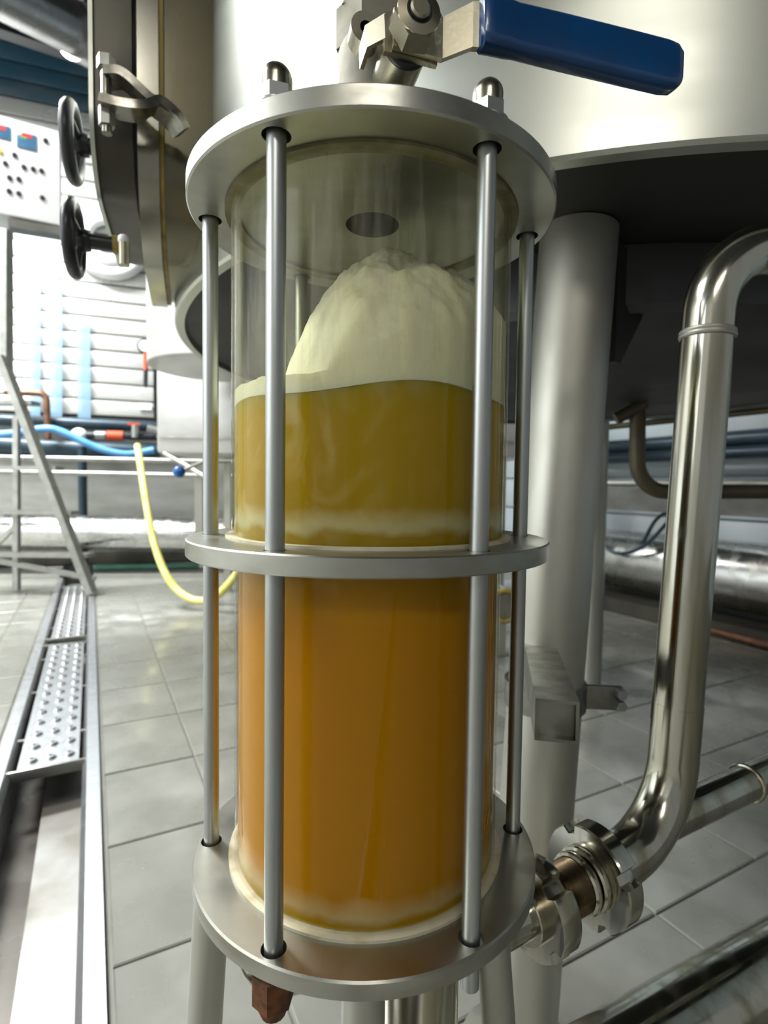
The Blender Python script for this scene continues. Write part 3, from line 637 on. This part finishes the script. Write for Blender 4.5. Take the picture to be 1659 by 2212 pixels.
# ------------------------------------------------------------------ left background
fv = thing('neighbour_vessel', at(350, 1000, 2.6), 'stainless tank behind the hatch, its lower rim visible', 'tank')
c0 = at(476, 799, 2.9); MB().lathe([(.0, 0), (.40, 0), (.405, .005), (.405, 2.6), (0, 2.6)], 64, c0, close=False).build('vessel_shell', 'steelbox', fv)
MB().cyl(V((c0.x+.2, c0.y, 0)), V((c0.x+.2, c0.y, c0.z)), .05, 20).build('vessel_leg', 'leg', fv)
cb = thing('stainless_cabinet', at(720, 1150, 3.4), 'long stainless steel cabinet on legs behind the glass', 'cabinet')
pA, pB = at(338, 978, 3.4), at(1150, 978, 3.4); wdt = (pB-pA).length; topz = at(338, 770, 3.4).z
MB().bbox(((pA.x+pB.x)/2, 3.7, (pA.z+topz)/2), (wdt, .6, topz-pA.z), .02).build('cabinet_body', 'steelbox', cb)
MB().box(((pA.x+pB.x)/2, 3.385, pA.z+.11), (wdt-.02, .012, .012)).build('trim_strip', 'leg', cb, smooth=False)
for x in (pA.x+.35, pB.x-.2):
    for y in (3.45, 3.95): MB().box((x, y, pA.z/2), (.05, .05, pA.z)).build('cabinet_leg', 'leg', cb, smooth=False)
# control cabinet
ccp = at(130, 380, 3.2); Nc = V((E1.y, -E1.x, 0))
def cc(x, y, off=0): return atplane(x, y, ccp+Nc*off, Nc)
zt_, zb_ = cc(130, 283).z, cc(130, 487).z
ct = thing('control_cabinet', ccp-E1*.4-Nc*.12+V((0, 0, zb_-ccp.z)), 'white control cabinet with small display and push buttons', 'control box')
MB().bbox(ccp-E1*.4-Nc*.12+V((0, 0, (zt_+zb_)/2-ccp.z)), (.8, .24, zt_-zb_), .012, X=E1).build('cabinet_box', 'white', ct)
p = cc(58, 306); dsp = MB().bbox(p+Nc*.004, (.105, .012, .095), .004, X=E1).build('display', 'screen', ct)
MB().box(p+Nc*.011+V((0, 0, .03)), (.055, .003, .022), X=E1).build('digits', 'ledred', dsp, smooth=False)
MB().box(p+Nc*.011+V((0, 0, .012))-E1*.015, (.03, .003, .012), X=E1).build('digits', 'ledgreen', dsp, smooth=False)
p = cc(2, 285); ds2 = MB().bbox(p+Nc*.004, (.10, .012, .08), .004, X=E1).build('display', 'screen', ct); MB().box(p+Nc*.011+V((0, 0, .02)), (.05, .003, .025), X=E1).build('digits', 'ledred', ds2, smooth=False)
for x, y in ((99, 305), (32, 336), (12, 354), (52, 362), (72, 366), (90, 370), (21, 385), (41, 388), (20, 414), (41, 419), (92, 428)):
    p = cc(x, y); MB().lathe([(0, .018), (.010, .018), (.014, .012), (.015, 0)], 14, p, Nc, close=False).build('push_button', 'black', ct)
p = cc(0, 327); MB().lathe([(0, .018), (.014, .016), (.016, 0)], 14, p, Nc, close=False).build('indicator_lamp', 'yellow', ct)
for x in (38, 56, 70):
    p = cc(x, 478)-Nc*.10; p.z = zb_; MB().cyl(p-V((0, 0, .05)), p, .022, 14).build('cable_gland', 'black', ct)
MB().bar([cc(20, 487, -.05), cc(130, 505, -.05)], .10, .05).build('cable_tray', 'greybeam', ct)
# step ladder
ft = atz(198, 1287, 0); Yl = ft.y
ld = thing('step_ladder', ft, 'aluminium step ladder leaning at the left edge beside the drain', 'ladder')
MB().bar([at(2, 770, Yl), ft+V((0, 0, .02))], .05, .085, up=(0, 1, 0)).build('stile', 'alu', ld)
MB().bar([at(14, 440, Yl+.05), at(14, 810, Yl+.05)], .05, .085, up=(0, 1, 0)).build('hand_rail_post', 'alu', ld)
MB().bar([at(36, 900, Yl+.35), atz(36, 1275, 0)], .04, .045, up=(0, 1, 0)).build('rear_post', 'alu', ld)
MB().bar([at(-40, 1205, Yl+.2), at(205, 1250, Yl+.2)], .035, .04, up=(0, 1, 0)).build('cross_bar', 'alu', ld)
MB().bar([at(-20, 1190, Yl+.3), at(40, 1130, Yl+.35)], .03, .03, up=(0, 1, 0)).build('brace', 'alu', ld)
for y, x in ((870, 52), (1012, 104), (1108, 138), (1200, 172)):
    p = at(x+8, y, Yl+.05); MB().box(p+V((-.33, .03, 0)), (.74, .12, .03)).build('tread', 'alu', ld, smooth=False)
# rear wall fittings
def pipe(name, pts, r, m, label, cat, seg=14, fil=None):
    path = fillet(pts, fil) if fil else pts
    return tag(MB().tube(path, r, seg).build(name, m), label, cat)
for xs, rr_, lb_ in ((((62, 584), (112, 592), (121, 640), (121, 905)), .11, 'blue wall reflection built as translucent strip with bent top'), (((76, 600), (76, 905)), .09, 'blue wall reflection built as straight strip nearest the ladder'), (((180, 690), (182, 905)), .12, 'faint blue wall reflection built as translucent strip, rightmost of three')):
    tag(MB().sweep([bw(x, y, .03+.012*len(xs)) for x, y in xs], [(-rr_/2, -.002), (rr_/2, -.002), (rr_/2, .002), (-rr_/2, .002)], up=NW).build('reflection_strip', 'paleblue', smooth=False), lb_, 'reflection strip')  # tinted sheets stand in for blue reflections on the siding
pipe('black_pipe', [bw(-80, 903, .25), bw(345, 922, .25)], .055, 'darkpipe', 'black pipe running under the pale siding', 'pipe')
pipe('recess_shade_pipe', [bw(-80, 958, .18), bw(345, 978, .18)], .10, 'darkpipe', 'thick dark pipe in place of the shaded recess below the black pipe', 'pipe')  # dark tube drawn where the wall has a shaded recess
pipe('brown_pipe', [bw(10, 846, .4), bw(100, 850, .4), bw(104, 950, .4)], .03, 'copper', 'thin brown pipe bent down beside the ladder', 'pipe', fil=.07)
rs = thing('hose_coupling', bw(250, 945, .55), 'black hose fitting with a bright red sleeve', 'hose fitting')
MB().tube([bw(165, 940, .5), bw(345, 944, .5)], .038, 14).build('hose_body', 'black', rs)
MB().tube([bw(231, 941, .5), bw(266, 942, .5)], .048, 18).build('red_sleeve', 'red', rs)
MB().ball(bw(171, 941, .5), .075).build('coupling_end', 'whiteplastic', rs)
MB().tube([bw(206, 941, .5), bw(228, 941, .5)], .046, 14).build('clamp', 'alu', rs)
va = thing('wall_valve', bw(290, 930, .5), 'small pipe valve with red handle under the siding', 'valve')
MB().tube([bw(292, 945, .55), bw(292, 918, .55)], .035, 14).build('valve_stem', 'alu', va); MB().bar([bw(276, 915, .55), bw(302, 917, .55)], .03, .025).build('handle', 'red', va)
MB().tube([bw(318, 925, .6), bw(372, 938, .6)], .04, 14).build('pipe_stub', 'alu', va)
hb = [bw(x, y, .75) for x, y in ((-40, 940), (30, 936), (75, 928), (115, 927), (150, 940), (190, 959), (235, 975), (280, 981), (332, 972))]
pipe('blue_hose', smooth_path(hb), .033, 'bluehose', 'light blue hose sagging along the rear wall', 'hose')
ga = thing('pressure_gauge', bw(314, 840, .3), 'round pressure gauge on an orange and black stem', 'gauge')
gc = bw(313, 748, .35); MB().lathe([(0, .02), (.055, .02), (.07, .02), (.074, .012), (.074, -.03), (0, -.03)], 28, gc, NW, close=False).build('gauge_case', 'black', ga)
MB().lathe([(0, .023), (.056, .023), (.056, .0205), (0, .0205)], 28, gc, NW, close=False).build('gauge_dial', 'whiteplastic', ga)
MB().tube([bw(314, 762, .35), bw(315, 800, .35)], .022, 12).build('orange_stem', 'red', ga); MB().tube([bw(315, 798, .35), bw(314, 836, .35)], .022, 12).build('black_stem', 'black', ga)
tag(MB().box(bw(313, 878, .03), (.13, .01, .07), X=EW).build('wall_plate', 'white', smooth=False), 'small white blank plate on the siding corner', 'plate')
for y, lb_ in ((991, 'upper thin steel rail along the rear wall'), (1022, 'lower thin steel rail along the rear wall')):
    pipe('steel_rail', [at(-60, y-4, 4.3), at(470, y+6, 4.5)], .022, 'alu', lb_, 'rail')
pipe('dark_post', [atz(181, 1232, 0)*1.0, V((*atz(181, 1232, 0).xy, at(178, 965, atz(181, 1232, 0).y).z))], .04, 'darkpipe', 'dark vertical post below the hose coupling', 'post')
pipe('foil_pipe', [at(-80, 1146, 4.75), at(490, 1156, 4.95)], .165, 'foil', 'foil wrapped insulated pipe along the left rear wall', 'insulated pipe', 28)
yh = [at(x, y, Y) for x, y, Y in ((297, 962, 3.9), (303, 1000, 3.8), (312, 1060, 3.65), (326, 1140, 3.5), (345, 1210, 3.4), (372, 1262, 3.33), (405, 1291, 3.28), (440, 1298, 3.25), (470, 1285, 3.22), (500, 1255, 3.2), (540, 1200, 3.2))]
pipe('yellow_hose', smooth_path(yh), .026, 'yellowhose', 'yellow hose hanging in a loop down to the floor', 'hose')
pipe('green_hose', [atz(205, 1226, .03), atz(430, 1222, .03)], .03, 'greenhose', 'dark green hose lying at the foot of the rear wall', 'hose')
bl = thing('lever_valve', at(440, 1010, 2.0), 'lever rod with a round blue ball knob', 'lever')
MB().tube([at(390, 1018, 2.0), at(440, 997, 2.05), at(520, 996, 2.1)], .008, 10).build('lever_rod', 'alu', bl); MB().ball(at(387, 1019, 2.0), .0265).build('ball_knob', mat('knob_blue', (.01, .11, .42), .25), bl)
MB().tube([at(355, 980, 2.3), at(410, 1010, 2.1), at(450, 1035, 2.05)], .010, 10).build('link_rod', 'leg', bl)
MB().box(at(431, 1090, 2.1), (.035, .035, .27)).build('bracket_post', 'leg', bl, smooth=False)
wc = bw(236, 520, .10)
tag(MB().torus(wc, NW, .32, .058).torus(wc+NW*.03, NW, .21, .06).torus(wc-NW*.03, NW, .34, .05).build('hose_coil', 'whiteplastic'), 'coiled white hose hung on the siding behind the handwheels', 'hose')
# ducts top left
pipe('round_duct', [at(-160, -110, 3.0), at(153, 58, 3.9)], .175, 'duct', 'shiny round duct end at the upper left corner', 'duct', 28)
pipe('joint_duct', [at(160, 62, 3.9), at(260, 120, 4.3)], .20, 'duct', 'wide shiny duct joint beside the hatch door top', 'duct', 28)
tag(MB().bar([at(-120, 10, 4.2), at(330, 165, 5.1)], .12, .16).build('dark_beam', 'black', smooth=False), 'dark roof beam below the round duct', 'beam')

# ------------------------------------------------------------------ right background
def ru(x, y, u): return atplane(x, y, E1*u, E1)
def along(x0, y0, x1, u, r, m, name, label, cat, seg=14):
    p = ru(x0, y0, u); v0 = p.dot(E2); q = ru(x1, y0, u); v1 = q.dot(E2)
    return pipe(name, [uv(u, v0, p.z), uv(u, v1, p.z)], r, m, label, cat, seg)
along(1290, 785, 1800, 1.55, .030, 'darkbeam', 'olive_pipe', 'upper olive brown pipe under the vessel', 'pipe')
along(1290, 838, 1800, 1.75, .018, 'darkbeam', 'olive_pipe', 'lower thin olive brown pipe under the vessel', 'pipe')
along(1290, 925, 1800, 1.95, .014, 'darkbeam', 'olive_rail', 'olive brown rail at the far rim under the vessel', 'rail')
along(1240, 972, 1900, 3.5, .055, 'darkpipe', 'dark_wall_pipe', 'dark blue pipe on right wall, upper of two', 'pipe')
along(1240, 994, 1900, 3.45, .04, 'darkpipe', 'dark_wall_pipe', 'dark blue pipe on right wall, lower of two', 'pipe')
p = ru(1300, 1075, 2.9); q = ru(1800, 1075, 2.9); q.z = p.z = .79
tag(MB().bar([p, q], .12, .15).build('grey_beam', 'greybeam', smooth=False), 'grey steel beam along the right wall', 'beam')
pipe('steel_rail', [p+V((0, -.08, .10)), q+V((0, -.08, .10))], .022, 'alu', 'steel rail resting above the grey beam', 'rail')
p = ru(1230, 1205, 3.25); q = ru(1900, 1205, 3.25); p.z = q.z = .34
pipe('foil_pipe', [p, q], .21, 'foil', 'large foil wrapped pipe low on the right wall', 'insulated pipe', 32)
tag(MB().bar([V((p.x, p.y, .045)), V((q.x, q.y, .045))], .5, .09).build('pipe_plinth', 'kerb', smooth=False), 'dark plinth under the right foil wrapped pipe', 'plinth')
p = atz(1240, 1290, 0); q = atz(1700, 1418, 0)
pipe('floor_rail', [p+V((0, 0, .03)), q+V((0, 0, .03))], .022, 'copper', 'thin brownish rail along the floor at right', 'rail')
tp = thing('drop_pipe', at(1385, 850, 1.3), 'dark small bore pipe dropping from vessel and bending right', 'pipe')
MB().tube(fillet([at(1378, 800, 1.3), at(1376, 1062, 1.3), at(1720, 1062, 1.35)], .10, 10), .0245, 24).build('bent_pipe', 'darkbeam', tp)
MB().cyl(at(1378, 862, 1.3), at(1378, 845, 1.3), .045, 24).build('pipe_flange', 'under', tp)
MB().tube([at(1330, 905, 1.3), at(1395, 870, 1.28)], .02, 14).build('side_port', 'darkbeam', tp)
pipe('back_pipe', fillet([at(1700, 470, .62), at(1600, 640, .62), at(1720, 700, .70)], .10), .034, 'pipe', 'bent polished pipe half hidden behind the riser elbow', 'pipe', 24)
for k, pts in enumerate((((1290, 1160), (1330, 1195), (1390, 1180), (1450, 1120)), ((1390, 1170), (1420, 1120), (1470, 1095)))):
    pipe('thin_cable', smooth_path([ru(x, y, 3.0) for x, y in pts]), .012, 'darkpipe', ('thin dark cable looping below the grey beam', 'short dark cable rising to the grey beam')[k], 'cable', 8)
ep = at(1092, 1310, 2.2); ed = thing('pipe_end', ep, 'capped steel pipe end seen between glass and vessel leg', 'pipe end')
MB().cyl(ep, ep+V((0, .25, 0)), .07, 28, ch=.01).build('pipe_body', 'pipe', ed); MB().torus(ep+V((0, .01, 0)), (0, 1, 0), .075, .014).build('end_ring', 'gasket_y', ed)
MB().box(ep+V((0, .1, -.07-(ep.z-.07)/2)), (.05, .05, ep.z-.07)).build('stand', 'leg', ed, smooth=False)
